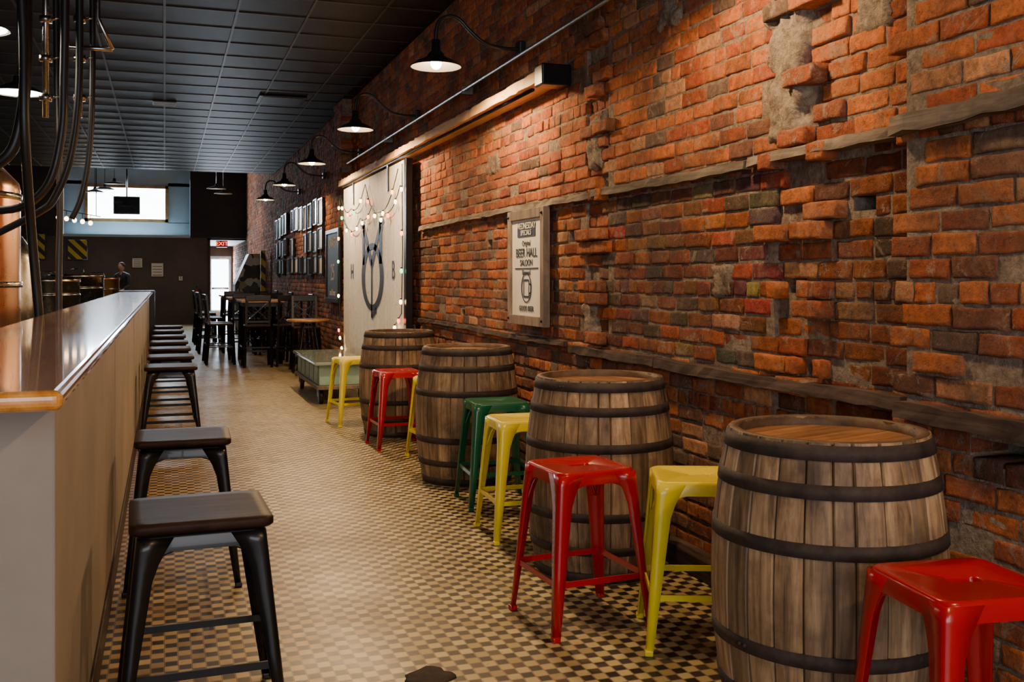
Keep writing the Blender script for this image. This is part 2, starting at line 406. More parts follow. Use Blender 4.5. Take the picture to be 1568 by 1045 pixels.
for i in range(67):
    z0=i*ch+.003; z1=z0+ch-.009
    header=(i%7==3); ln=.105 if header else .208
    y=-4+ (.0 if i%2 else -.104)+U(-.02,.02)
    while y<38:
        l=ln*(U(.84,1.12)); ya=y+.005; yb=y+l-.004; ym=(ya+yb)/2; y+=l
        if ya>23 and z1>4.95: continue
        if yb<=23 and z0>3.72: continue
        if 3.24<ym<3.46 and 1.93<(z0+z1)/2<2.40 and R()<.8: continue
        if (3.12<ym<3.46 or 5.06<ym<5.36) and R()<.12: continue
        x=facex(ym,z0,i)+U(-.004,.004)+ (U(-.010,.0) if R()<.06 else 0)+(U(.0,.012) if R()<.06 else 0)
        fine=-.5<ym<11
        parts=[(ya,yb)]
        for h in holes:
            if z0-.004<=h[1]<z1+.006:
                np_=[]
                for (p,q) in parts:
                    if q<h[0]-HW or p>h[0]+HW: np_.append((p,q)); continue
                    if h[0]-HW-p>.03: np_.append((p,h[0]-HW))
                    if q-h[0]-HW>.03: np_.append((h[0]+HW,q))
                parts=np_
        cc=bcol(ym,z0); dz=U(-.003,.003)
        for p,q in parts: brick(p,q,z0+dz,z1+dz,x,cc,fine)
nb=len(F); MI=[0]*nb; SMO=[True]*nb
def mslab(xa,y0,y1,z0,z1,back=2.6,mi=1):
    if y1-y0<.001: return
    o=len(V)
    for x in (xa,back):
        for yy,zz in ((y0,z0),(y1,z0),(y1,z1),(y0,z1)): V.append((x,yy,zz)); C.append((.3,.22,.17,1))
    for f in ((0,3,2,1),(4,5,6,7),(0,1,5,4),(1,2,6,5),(2,3,7,6),(3,0,4,7)): F.append(tuple(o+a for a in f)); MI.append(mi); SMO.append(False)
for (y0,y1,x) in ((-4.2,2.63,2.276),(2.63,3.12,2.352),(3.12,3.46,2.36),(3.46,5.06,2.336),(5.06,5.36,2.36),(5.36,23,2.336)):
    hs=sorted([h for h in holes if y0<h[0]<y1])
    ys=y0
    for h in hs:
        ha,hb=max(ys,h[0]-HW),h[0]+HW
        mslab(x,ys,ha,0,3.71); mslab(x,ha,hb,0,h[1]-.037); mslab(x,ha,hb,h[1]+.037,3.71); mslab(2.56,ha,hb,h[1]-.037,h[1]+.037,2.6,2); ys=max(ys,hb)  # dark backing paints the shade inside each hole
    mslab(x,ys,y1,0,3.71)
mslab(2.336,23,38.3,0,4.95); mslab(2.206,13.1,13.7,2.56,3.71)
def lump(yc0,yw,zc0,zh,x_in,depth):
    o=len(V); ny_,nz_=max(6,int(yw/.018)),max(6,int(zh/.018)); s1=U(0,6)
    for c in range(nz_+1):
        for a in range(ny_+1):
            u=a/ny_; w=c/nz_; yy=yc0+yw*u; zz=zc0+zh*w
            e=min(u,1-u,w*1.5,(1-w)*1.5)+.07*math.sin(zz*37+1+s1)+.06*math.sin(yy*61+s1)*math.sin(zz*23)
            e=max(0,min(1,e*4.5))
            V.append((x_in-depth*e*e*(3-2*e)+U(-.006,.006)+.010*math.sin(yy*40)*math.sin(zz*31),yy+U(-.004,.004),zz+U(-.004,.004))); C.append((.3,.22,.17,1))
    for c in range(nz_):
        for a in range(ny_):
            q=o+c*(ny_+1)+a; F.append((q,q+ny_+1,q+ny_+2,q+1)); MI.append(1); SMO.append(True)
lump(3.20,.32,1.86,.58,2.378,.072)
lump(5.12,.22,1.95,.35,2.37,.06); lump(4.2,.28,2.55,.2,2.355,.035); lump(3.75,.2,1.25,.16,2.355,.035)
lump(1.7,.35,1.35,.16,2.295,.034); lump(6.9,.4,2.1,.2,2.355,.034); lump(2.75,.25,2.2,.25,2.37,.035); lump(5.2,.2,.98,.22,2.37,.06)
me=bpy.data.meshes.new('wall_right'); me.from_pydata(V,[],F); me.materials.append(M['brick']); me.materials.append(M['mortar']); me.materials.append(M['grime_hole_shade'])
me.polygons.foreach_set('material_index',MI); me.polygons.foreach_set('use_smooth',SMO)
at=me.color_attributes.new('Col','FLOAT_COLOR','POINT'); at.data.foreach_set('color',[q for c in C for q in c]); me.update()
place(me,'wall_right')

def rough_beam(b,y0,y1,x0,x1,z0,z1,mat,dz=.008):
    n=max(2,int((y1-y0)/.08)); loops=[]; w1=U(0,6)
    for i in range(n+1):
        y=y0+(y1-y0)*i/n; a=U(-.006,.006); d=U(-dz,dz)*.3+dz*.8*math.sin(y*1.7+w1)
        loops.append([(x0+a,y,z0+d+U(-.004,.004)),(x1,y,z0+d),(x1,y,z1+d),(x0+a+U(0,.012),y,z1+d+U(-.004,.004))])
    b.loft(loops,mat,smooth=False)
b=B()
for y0,y1 in ((2.64,3.6),(3.62,5.2),(5.22,7.3),(7.32,9.25)): rough_beam(b,y0,y1,2.285,2.40,1.803,1.843,'timber')
rough_beam(b,-3.9,2.66,2.22,2.40,1.81,1.87,'timber'); b.obj('trim_1')
b=B()
for y0,y1 in ((2.64,4.4),(4.42,5.5)): rough_beam(b,y0,y1,2.275,2.40,.905,.95,'dktimber')
rough_beam(b,5.6,9.3,2.28,2.40,.93,.96,'dktimber')
rough_beam(b,-3.9,2.64,2.22,2.40,.895,.95,'dktimber')
b.obj('trim_2')
b=B(); b.box((2.24,-3.9,0),(2.33,31,.10),'dktimber',.008); b.obj('baseboard_right')
b=B(); rough_beam(b,5.7,13.05,2.15,2.33,2.545,2.615,'pine',.003); b.box((2.14,5.58,2.51),(2.33,5.72,2.64),'black',.01)
b.tube([(2.2,5.9,2.535),(2.2,13.0,2.535)],.012,'black')
b.obj('barn_door_rail')

b=B(); zc=2.838
b.tube([(2.245,-3.8,zc),(2.245,12.95,zc)],.014,'conduit',8)
for k in range(-1,4):
    y=.5+2.95*k+1.2; b.box((2.232,y-.01,zc-.03),(2.262 if y<2.6 else 2.318,y+.01,zc+.03),'conduit')
b.obj('electrical_conduit')

# ---------------------------------------------------------------- white sliding barn door
b=B(); y0,y1=9.45,12.95; n=8
for k in range(n):
    a=y0+(y1-y0)*k/n; c=y0+(y1-y0)*(k+1)/n
    b.box((2.20,a+.003,.06),(2.24,c-.003,2.50),'white',.004,1)
b.box((2.235,9.40,.05),(2.26,13.0,2.50),'black')
b.box((2.185,9.34,.05),(2.25,9.44,2.50),'black',.004,1)
for yy in (10.2,12.2): b.box((2.185,yy-.03,2.25),(2.20,yy+.03,2.52),'black')
cy,cz=11.05,1.36; XL=2.194
def flatring(cy,cz,ry,rz,w,mat,n=48):
    o=[(XL,cy+ry*math.cos(2*math.pi*i/n),cz+rz*math.sin(2*math.pi*i/n)) for i in range(n)]
    q=[(XL,cy+(ry-w)*math.cos(2*math.pi*i/n),cz+(rz-w*.35)*math.sin(2*math.pi*i/n)) for i in range(n)]
    b.add(o+q,[(i,(i+1)%n,n+(i+1)%n,n+i) for i in range(n)],mat)
def stroke(pts,w,mat='ink'):
    for p,q in zip(pts[:-1],pts[1:]):
        p=Vector((XL,*p));q=Vector((XL,*q)); d=(q-p).normalized(); s_=Vector((0,-d.z,d.y))*w/2
        b.add([tuple(p+s_),tuple(p-s_),tuple(q-s_),tuple(q+s_)],[(0,1,2,3)],mat)
flatring(cy,cz,.62,.38,.19,'ink')
stroke([(11.55,1.50),(11.55,1.96)],.14); stroke([(11.55,1.93),(11.07,1.50),(10.58,1.93)],.11); stroke([(10.58,1.96),(10.58,1.50)],.14)
stroke([(11.74,1.95),(11.48,1.95)],.05); stroke([(10.66,1.95),(10.40,1.95)],.05)
stroke([(11.07,1.53),(11.07,.90)],.07); stroke([(11.07,.91),(10.80,1.0)],.06)
b.text('H',.27,facing_wall(XL,12.3,1.42),'ink'); b.text('B',.27,facing_wall(XL,9.95,1.42),'ink')
b.obj('sliding_barn_door')

b=B(); bulbs=['bulbw','bulbo','bulbg','bulbw','bulbr','bulbw']; kk=0
def fest(pts,nb,sag=.0):
    global kk
    P=[]
    for (p,q) in zip(pts[:-1],pts[1:]):
        for i in range(8):
            t=i/8; P.append((2.165,p[0]+(q[0]-p[0])*t,p[1]+(q[1]-p[1])*t-sag*math.sin(math.pi*t)))
    P.append((2.165,pts[-1][0],pts[-1][1])); b.tube(P,.005,'wire',5)
    for i in range(nb):
        p=P[int((i+.5)*len(P)/nb)]; b.lathe([(.008,0),(.009,-.02)],(p[0]-.01,p[1],p[2]),'wire',6); b.sphere((p[0]-.01,p[1],p[2]-.035),.016,bulbs[kk%6],(1,1,1.6),8); kk+=1
fest([(13.0,2.42),(12.2,2.2),(11.3,2.42),(10.5,2.05),(9.6,2.42)],8,.12)
fest([(13.0,2.3),(12.3,1.95),(11.6,2.05),(10.9,2.15),(10.2,2.02),(9.5,2.25)],10,.08)
fest([(9.42,2.45),(9.4,1.6),(9.45,1.0),(9.8,.85)],6); fest([(13.05,2.4),(13.1,1.6),(13.05,.7),(12.8,.45)],7)
b.obj('string_lights')

# ---------------------------------------------------------------- gooseneck lamps
def goose():
    b=B()
    b.box((-.06,-.05,-.05),(-.012,.05,.05),'enamelout',.012)
    b.tube([(-.03,0,0),(-.16,0,-.005),(-.29,0,.02),(-.39,0,.09),(-.47,0,.165),(-.545,0,.18),(-.61,0,.14),(-.63,0,.06),(-.63,0,.0)],.0125,'enamelout',10,5)
    c=(-.63,0,0)
    b.lathe([(.001,.02),(.028,.015),(.032,-.06),(.05,-.075),(.062,-.10),(.12,-.125),(.168,-.158),(.170,-.165),(.166,-.165)],c,'enamelout',32)
    b.lathe([(.166,-.165),(.118,-.130),(.058,-.105),(.001,-.10)],c,'enamelin',32)
    b.sphere((-.63,0,-.138),.038,'bulb',(1,1,1.15),12)
    return b.mesh('gooseneck_wall_lamp')
gm=goose()
for k in range(-1,7):
    y=.5+2.95*k
    o=place(gm,'gooseneck_wall_lamp',(WX if y>2.64 else 2.27,y,2.91))
    ld=bpy.data.lights.new('lamp_light','SPOT'); ld.energy=(100 if y<5 else (165 if y<13 else 45)); ld.color=(1,.65,.33); ld.spot_size=math.radians(168); ld.spot_blend=.25; ld.shadow_soft_size=.05
    lo=bpy.data.objects.new('lamp_light',ld); sc.collection.objects.link(lo); lo.parent=o; lo.location=(-.63,0,-.19)

# ---------------------------------------------------------------- bar counter
b=B()
b.box((-.60,2.28,0),(-.215,16.05,1.10),'plasterbar',.006)
b.box((-.58,2.26,1.085),(-.20,16.1,1.107),'dkwood')
b.box((-.64,1.92,1.105),(-.17,16.2,1.142),'barwood',.016,4)
for k in range(4): y=4.9+k*3; b.box((-.218,y-.003,.12),(-.213,y+.003,1.09),'plasterbar')
b.box((-.22,2.27,0),(-.205,16.05,.12),'dkwood',.003)
b.box((-.66,16.05,0),(-.14,16.3,1.16),'black',.01)
b.obj('bar_counter')

# ---------------------------------------------------------------- stools
def stool(col,seat='metal',h=.61,hs=.168,fs=.215,slab=False):
    b=B(); sm=col
    top=h-.03 if slab else h
    lo=[rrect(hs,hs,.04,top-.05),rrect(hs*.985,hs*.985,.04,top-.012),rrect(hs*.965,hs*.965,.04,top-.003),rrect(hs*.92,hs*.92,.036,top),rrect(hs*.86,hs*.86,.034,top-.0035)]
    if slab:
        b.loft(lo,sm,False,True)
        b.loft([rrect(hs*1.06,hs*1.06,.03,top+.001),rrect(hs*1.10,hs*1.10,.032,top+.008),rrect(hs*1.10,hs*1.10,.032,top+.024),rrect(hs*1.08,hs*1.08,.03,top+.031),rrect(hs*.9,hs*.9,.03,top+.030)],'dkwood')
    else:
        lo+= [rrect(.048,.024,.018,top-.0035),rrect(.044,.020,.016,top-.008),rrect(.044,.020,.016,top-.034)]
        b.loft(lo,sm,False,False)
        b.loft([rrect(hs*.97,hs*.97,.035,top-.045),rrect(.044,.020,.016,top-.034)],'black',False,False)
    for sx in (1,-1):
        for sy in (1,-1):
            loops=[]
            for t in (0,.06,.12,.2,.3,.6,1):
                z=(top-.01)*(1-t); c=hs*.985+(fs-hs)*t
                w=.062*(1-t)+.026*t+(.04*max(0,(.2-t)/.2)**1.5); th=.006; r=.014
                q=[(c,c-w),(c,c-r),(c-r*.3,c-r*.3),(c-r,c),(c-w,c),(c-w,c-th),(c-r,c-th),(c-th-.004,c-th-.004),(c-th,c-r),(c-th,c-w)]
                loops.append([(sx*a,sy*d,z) for a,d in q])
            b.loft(loops,sm)
            b.box((sx*fs-sx*.03,sy*fs-sy*.03,0),(sx*fs,sy*fs,.02),'black' if slab else sm,.004)
    zb=h*.33; t=1-zb/top; c=hs+(fs-hs)*t-.012
    for s_ in (1,-1):
        b.beam((c*s_,-c,zb),(c*s_,c,zb),.007,.022,sm); b.beam((-c,c*s_,zb),(c,c*s_,zb),.007,.022,sm)
    z0=top-.045; z1=top-.17
    for s_ in (1,-1):
        for u in (1,-1):
            pts=[(u*(hs-.012),s_*(hs-.006),z1),(u*(hs-.05),s_*(hs-.008),z0-.03),(u*(hs-.11),s_*(hs-.008),z0)]
            b.tube(pts,.006,sm,6,4); b.tube([(p[1],p[0],p[2]) for p in pts],.006,sm,6,4)
    return b.mesh('stool_'+col)
SM={c:stool(c) for c in ('red','yellow','green')}
for c,x,y,r in (('red',1.84,1.93,-8),('yellow',1.885,3.29,-22),('red',1.545,3.62,4),('green',1.88,5.68,-4),('yellow',1.785,4.94,-3),
                ('red',1.76,7.83,2),('yellow',1.94,7.17,4),('yellow',1.66,9.2,8),('yellow',.85,23.4,10)):
    place(SM[c],'metal_stool',(x,y,0),math.radians(r))
bs=stool('black',h=.64,hs=.183,fs=.245,slab=True)
for y,x in ((3.19,.10),(4.72,.08),(8.5,.05),(9.6,.05),(10.7,.05),(11.8,.05),(13.0,.05),(14.3,.05),(15.6,.05)):
    place(bs,'bar_stool',(x,y,0),math.radians(U(-2,2)))

# ---------------------------------------------------------------- barrels
def barrel():
    b=B(); hb=.89; n=26; S=16
    def r(z):
        t=(z/hb-.5)*2; return .342-.052*t*t
    cuts=[0]; 
    for k in range(n): cuts.append(cuts[-1]+U(.7,1.3))
    cuts=[2*math.pi*c/cuts[-1] for c in cuts]
    for k in range(n):
        a0=cuts[k]; a1=cuts[k+1]; loops=[]
        for i in range(S+1):
            z=hb*i/S; R0=r(z); g=.004/R0
            aa=[a0+g*.25,a0+g*1.4,a0+(a1-a0)*.35,a0+(a1-a0)*.65,a1-g*1.4,a1-g*.25]
            rr=[R0-.006,R0,R0+.001,R0+.001,R0,R0-.006]
            L_=[(q*math.cos(a),q*math.sin(a),z) for q,a in zip(rr,aa)]
            L_+=[((R0-.027)*math.cos(a),(R0-.027)*math.sin(a),z) for a in (aa[-1],aa[0])]
            loops.append(L_)
        b.loft(loops,'barrel',smooth=False)
    zt=hb-.028; rr=.268
    ys=[-rr+2*rr*i/7 for i in range(8)]
    for i in range(7):
        ya,yb=ys[i]+.0012,ys[i+1]-.0012; pts=[]
        m=8
        for j in range(m+1):
            y=ya+(yb-ya)*j/m; pts.append((math.sqrt(max(0,rr*rr-y*y)),y))
        poly=[(x,y) for x,y in pts]+[(-x,y) for x,y in reversed(pts)]
        b.loft([[(x,y,zt-.02) for x,y in poly],[(x,y,zt) for x,y in poly]],'barreltop',smooth=False)
    b.lathe([(.01,.02),(.25,.02)],(0,0,0),'barreltop',24)
    b.lathe([(.262,hb-.03),(.262,hb+.001),(.286,hb+.002),(.289,hb-.004)],(0,0,0),'chime',48)
    for zc,w in ((.862,.042),(.758,.040),(.60,.040),(.30,.040),(.15,.038),(.03,.045)):
        z0,z1=zc-w/2,zc+w/2; z1=min(z1,hb-.001); z0=max(z0,.002)
        b.lathe([(r(z0)-.002,z0),(r(z0)+.0045,z0),(r(z1)+.0045,z1),(r(z1)-.002,z1)],(0,0,0),'hoop',64)
        for a in (.3,.36):
            aa=a+zc*9; b.sphere(((r(zc)+.006)*math.cos(aa),(r(zc)+.006)*math.sin(aa),zc),.006,'hoop',(1,1,1),8)
    return b.mesh('oak_barrel')
bme=barrel()
for x,y,a in ((1.885,2.52,.3),(1.91,4.24,1.9),(1.91,6.39,3.0),(1.92,8.47,4.4)): place(bme,'oak_barrel',(x,y,0),a)

# ---------------------------------------------------------------- framed poster
b=B(); X0=2.255
def fr(ya,yb,za,zb,w,x0,x1,mat,pmat):
    b.box((x0,ya,za),(x1,ya+w,zb),mat,.003,1); b.box((x0,yb-w,za),(x1,yb,zb),mat,.003,1)
    b.box((x0,ya+w,za),(x1,yb-w,za+w),mat,.003,1); b.box((x0,ya+w,zb-w),(x1,yb-w,zb),mat,.003,1)
    b.box((x0+.015,ya+w,za+w),(x1-.004,yb-w,zb-w),pmat)
fr(5.86,6.56,1.03,1.80,.065,X0,2.30,'frame','paper')
for yy in (5.89,6.53):
    for zz in (1.07,1.76): b.sphere((X0-.003,yy,zz),.01,'black',(1,1,1),8)
yc=6.21; xp=X0+.012
b.box((xp-.001,yc-.17,1.62),(xp+.004,yc+.17,1.72),'ink')
b.text('WEDNESDAY',.06,facing_wall(xp-.003,yc,1.69),'paper'); b.text('SPECIALS',.05,facing_wall(xp-.003,yc,1.645),'paper')
b.text('Original',.05,facing_wall(xp,yc,1.575),'ink'); b.text('BEER HALL',.085,facing_wall(xp,yc,1.51),'ink'); b.text('SALOON',.06,facing_wall(xp,yc,1.445),'ink')
b.box((xp-.001,yc-.22,1.405),(xp+.003,yc+.22,1.412),'ink')
XL=xp
flatring(yc,1.28,.10,.10,.02,'ink')
stroke([(yc+.05,1.22),(yc+.05,1.33),(yc-.05,1.33),(yc-.05,1.22),(yc+.05,1.22)],.012); stroke([(yc-.05,1.31),(yc-.085,1.30),(yc-.085,1.25),(yc-.05,1.24)],.01)
b.text('Brewed',.05,facing_wall(xp,yc,1.38),'ink'); b.text('GOOD BEER',.05,facing_wall(xp,yc,1.14),'ink')
b.obj('framed_poster')
b=B(); fr(13.75,14.9,1.0,2.05,.06,2.26,2.31,'black','board')
b.text('DRAFT',.2,facing_wall(2.273,14.32,1.85),'chalk')
b.text('25',.34,facing_wall(2.273,14.32,1.42),'chalk'); b.text('cold beer',.14,facing_wall(2.273,14.32,1.14),'chalk')
b.obj('chalkboard_sign')
rowsz=[(1.42,1.72),(1.78,2.12),(2.2,2.62)]
y=15.35
while y<22.3:
    w=U(.4,.62)
    for (a,c) in rowsz:
        if R()<.12: continue
        b=B(); dz=U(-.03,.03)
        fr(y,y+w*U(.8,1),a+dz,c+dz,.025,2.275,2.315,'black',random.choice(['framewhite','paper','framewhite','screen'])); b.obj('framed_print')
    y+=w+U(.08,.16)
# ---------------------------------------------------------------- cart
b=B()
b.box((1.52,10.6,.16),(2.08,12.5,.20),'frame',.006); b.box((1.55,10.65,.20),(2.05,12.45,.42),'mint',.01)
b.box((1.50,10.58,.42),(2.10,12.52,.455),'cartglass',.008)
for k in range(5): b.box((1.545,10.7+k*.35,.22),(1.553,10.72+k*.35,.41),'frame')
for x in (1.58,2.02):
    for y in (10.75,12.3):
        b.T=Matrix.Translation((x,y,.08))@Matrix.Rotation(math.pi/2,4,'Y'); b.lathe([(.001,-.02),(.08,-.02),(.08,.02),(.001,.02)],(0,0,0),'black',20); b.T=Matrix.Identity(4)
        b.box((x-.035,y-.02,.08),(x-.028,y+.02,.17),'black'); b.box((x+.028,y-.02,.08),(x+.035,y+.02,.17),'black')
b.obj('coffee_table_cart')

# ---------------------------------------------------------------- high tables and chairs
def htable(hx,hy,h=1.0):
    b=B(); b.box((-hx,-hy,h-.035),(hx,hy,h),'tabletop',.006)
    b.box((-hx+.05,-hy+.05,h-.1),(hx-.05,hy-.05,h-.036),'black')
    for sx in (1,-1):
        for sy in (1,-1): b.beam((sx*(hx-.07),sy*(hy-.07),h-.05),(sx*(hx-.05),sy*(hy-.05),0),.045,.045,'black')
        b.beam((sx*(hx-.06),-hy+.06,.25),(sx*(hx-.06),hy-.06,.25),.03,.03,'black')
    return b.mesh('high_table')
def hchair():
    b=B(); h=.64
    b.box((-.19,-.19,h-.03),(.19,.19,h),'dkwood',.012)
    for sx in (1,-1):
        b.beam((sx*.17,.17,h-.01),(sx*.2,.2,0),.032,.032,'black')
        b.beam((sx*.17,-.17,h-.02),(sx*.2,-.22,0),.032,.032,'black')
        b.beam((sx*.17,-.17,h-.02),(sx*.17,-.22,1.08),.03,.03,'black')
        b.beam((sx*.185,-.19,.28),(sx*.185,.18,.28),.02,.02,'black')
    b.beam((-.185,.19,.22),(.185,.19,.22),.02,.03,'black'); b.beam((-.185,-.2,.3),(.185,-.2,.3),.02,.02,'black')
    b.box((-.19,-.24,1.0),(.19,-.205,1.09),'black',.01)
    b.beam((-.165,-.19,h+.06),(.165,-.215,1.0),.02,.012,'black'); b.beam((.165,-.19,h+.06),(-.165,-.215,1.0),.02,.012,'black')
    b.beam((-.17,-.185,h+.05),(.17,-.185,h+.05),.02,.03,'black')
    return b.mesh('high_chair')
ht=htable(.33,.55); hc=hchair()
for x,y in ((1.45,16.5),(1.42,19.0),(1.42,21.6)):
    place(ht,'pub_table',(x,y,0))
    for dx,dy,r in ((-.12,-.88,0),(.34,-.86,5),(-.62,-.25,-90),(-.62,.3,-85),(.6,.0,92)):
        place(hc,'pub_chair',(x+dx,y+dy,0),math.radians(r))
b=B(); b.lathe([(.001,.74),(.29,.74),(.30,.75),(.30,.765),(.29,.775),(.001,.775)],(0,0,0),'tabletop',32)
for k in range(4):
    a=math.pi/4+k*math.pi/2; b.tube([(.1*math.cos(a),.1*math.sin(a),.74),(.16*math.cos(a),.16*math.sin(a),.4),(.27*math.cos(a),.27*math.sin(a),.01)],.014,'black',8,3)
b.lathe([(.17,.25),(.18,.26),(.17,.27),(.16,.26),(.17,.25)],(0,0,0),'black',24)
rt=b.mesh('round_table'); place(rt,'round_table',(1.9,14.1,0))
place(hc,'pub_chair',(1.95,14.75,0),math.radians(178))
b=B(); b.loft([[(1.62,25,0),(2.28,25,0),(2.28,26,0),(1.62,26,0)],[(1.62,25,1.2),(2.28,25,1.2),(2.28,26,1.2),(1.62,26,1.2)],[(1.95,25.1,1.95),(2.28,25.1,1.95),(2.28,26,1.95),(1.95,26,1.95)]],'sticker',smooth=False)
b.box((1.7,24.97,.1),(1.73,25.0,1.1),'black'); b.obj('sticker_covered_cooler')
b=B(); b.box((2.12,23.85,0),(2.23,24.0,2.0),'hazard',.01); b.box((2.08,23.8,0),(2.235,24.05,.06),'black',.01); b.obj('hazard_post')
b=B(); b.box((-2.6,30.93,1.9),(-2.1,30.98,2.45),'hazard',.01); b.box((-2.63,30.95,1.87),(-2.07,30.985,2.48),'black',.005); b.obj('hazard_sign')
b=B(); b.box((-3.7,30.93,1.9),(-3.2,30.98,2.6),'hazard',.01); b.box((-3.73,30.95,1.87),(-3.17,30.985,2.63),'black',.005); b.obj('hazard_sign')
for x,z,w,h in ((-.2,1.6,.36,.42),(-.75,1.8,.3,.3),(.45,1.35,.14,.16)):
    b=B(); b.box((x-w/2,30.96,z-h/2),(x+w/2,30.99,z+h/2),'frame',.004); b.box((x-w/2+.02,30.945,z-h/2+.02),(x+w/2-.02,30.962,z+h/2-.02),'paper')
    for k in range(4): b.box((x-w/2+.05,30.94,z-h/2+.05+k*h*.2),(x+w/2-.05,30.946,z-h/2+.065+k*h*.2),'ink')
    b.obj('wall_notice')
b=B(); b.box((1.45,30.9,2.28),(1.78,30.98,2.48),'black',.01); b.text('EXIT',.17,Matrix.Translation((1.615,30.89,2.38))@Matrix.Rotation(math.pi/2,4,'X'),'exit'); b.box((1.46,30.895,2.29),(1.77,30.902,2.47),'redplain'); b.obj('exit_sign')
b=B(); b.lathe([(.001,0),(.07,.0),(.08,.02),(.08,.42),(.06,.48),(.025,.5),(.025,.53),(.001,.53)],(.9,30.88,.5),'redplain',20)
b.box((.87,30.86,1.03),(.93,30.9,1.07),'black'); b.beam((.9,30.88,1.08),(.9,30.76,1.12),.02,.015,'black'); b.tube([(.92,30.88,1.04),(1.01,30.86,.98),(1.0,30.86,.7)],.01,'black',6,4)
b.box((.86,30.955,.6),(.94,30.99,.9),'black'); b.obj('fire_extinguisher')

b=B(); b.box((1.15,13.1,3.688),(1.75,13.7,3.702),'black',.004); b.box((1.2,13.15,3.684),(1.7,13.65,3.689),'ink'); b.obj('ceiling_vent')
b=B(); b.box((-.15,14.0,3.690),(.15,14.3,3.702),'black')
for k in range(6): b.box((-.14,14.02+k*.05,3.68),(.14,14.035+k*.05,3.69),'conduit')
b.obj('ceiling_vent')

# ---------------------------------------------------------------- pendants
def pendant(r,drop,mat='bulb2',out='enamelout'):
    b=B(); b.tube([(0,0,drop),(0,0,.12)],.006,'black',6); b.lathe([(.001,drop),(.05,drop),(.05,drop-.02),(.001,drop-.025)],(0,0,0),'black',16)
    b.lathe([(.001,.14),(.03,.135),(.035,.09),(.07,.07),(r*.8,.03),(r,-.0),(r-.004,-.002)],(0,0,0),out,28)
    b.lathe([(r-.004,-.002),(r*.78,.022),(.06,.06),(.001,.065)],(0,0,0),'enamelin',28)
    b.lathe([(.001,.004),(r*.9,.004),(r*.9,.012),(.001,.012)],(0,0,0),mat,24); return b.mesh('pendant_lamp')
def plight(o,e,col):
    ld=bpy.data.lights.new('pendant_light','SPOT'); ld.energy=e; ld.color=col; ld.spot_size=2.8; ld.spot_blend=.4; ld.shadow_soft_size=.1
    lo=bpy.data.objects.new('pendant_light',ld); sc.collection.objects.link(lo); lo.parent=o; lo.location=(0,0,-.02)
pm=pendant(.2,.86)
for x,y in ((-1.08,6.7),(-1.12,8.9)):
    plight(place(pm,'pendant_lamp',(x,y,2.84)),70,(1,.82,.6))
pm2=pendant(.24,1.3,'enamelin')
for k,(x,y,z) in enumerate(((-1.75,28.6,3.55),(-1.45,27.6,3.2),(-1.15,26,3.1),(1.25,26.5,3.25),(1.5,28,3.2))):
    o=place(pm2,'pendant_lamp',(x,y,3.64))
    if k in (1,3): plight(o,60,(1,.85,.68))  # spots added to these unlit pendants to brighten the back wall
b=B()
b.tube([(-2.4,25.0,2.95),(-1.4,25.0,2.78)],.01,'black')
for k in range(5):
    x=-2.3+k*.17; z=2.93-k*.03; b.tube([(x,25,z),(x,25,z-.12)],.008,'black',6); b.sphere((x,25,z-.18),.05,'bulbw',(1,1,1.1),10)
b.tube([(-2.35,25,2.95),(-2.35,25,4.94)],.01,'black'); b.tube([(-1.5,25,2.8),(-1.5,25,4.94)],.01,'black'); b.obj('filament_bulb_rail')
b=B(); b.box((-1.35,29.9,3.15),(-.65,29.97,3.65),'black',.01); b.box((-1.32,29.89,3.18),(-.68,29.9,3.62),'screen'); b.tube([(-1,29.95,3.6),(-1,29.95,4.94)],.02,'black'); b.obj('hanging_television')

# ---------------------------------------------------------------- brewing vessels
b=B(); c=(-1.5,7.6,0)
b.lathe([(.001,.35),(.3,.45),(.55,.62),(.56,.7),(.56,1.95),(.55,2.0),(.42,2.14),(.2,2.24),(.08,2.27),(.08,2.4),(.001,2.4)],c,'copper',48)
for z in (.7,1.3,1.9): b.lathe([(.561,z-.02),(.572,z-.02),(.572,z+.02),(.561,z+.02)],c,'steel',48)
for k in range(4):
    a=math.pi/4+k*math.pi/2; b.tube([(c[0]+.45*math.cos(a),c[1]+.45*math.sin(a),.75),(c[0]+.48*math.cos(a),c[1]+.48*math.sin(a),0)],.035,'steel',10)
b.obj('copper_brewing_tank')
b=B(); c=(-1.62,9.8,0)
b.lathe([(.001,.35),(.3,.45),(.55,.62),(.56,.7),(.56,1.5),(.42,1.72),(.1,1.8),(.001,1.8)],c,'steel',48)
for k in range(4):
    a=math.pi/4+k*math.pi/2; b.tube([(c[0]+.45*math.cos(a),c[1]+.45*math.sin(a),.75),(c[0]+.48*math.cos(a),c[1]+.48*math.sin(a),0)],.035,'steel',10)
b.tube([(c[0],c[1],1.78),(c[0],c[1],3.69)],.03,'steel'); b.obj('steel_brewing_tank')
def kettle(x,y,r,h,mat):
    b=B(); b.lathe([(.001,.3),(r*.98,.3),(r,.34),(r,h-.05),(r*1.03,h-.04),(r*1.03,h),(r*.97,h),(r*.95,h-.04),(.001,h+.0)],(0,0,0),mat,40)
    for z in (.5,h-.2): b.lathe([(r+.001,z-.015),(r+.01,z-.015),(r+.01,z+.015),(r+.001,z+.015)],(0,0,0),'steel',40)
    for k in range(4):
        a=.5+k*math.pi/2; b.tube([(r*.8*math.cos(a),r*.8*math.sin(a),.32),(r*.85*math.cos(a),r*.85*math.sin(a),0)],.03,'steel',8)
    b.tube([(r*.3,0,h-.01),(r*.3,0,h+.08),(-r*.3,0,h+.08),(-r*.3,0,h-.01)],.012,'steel',8)
    b.obj('brew_kettle',(x,y,0))
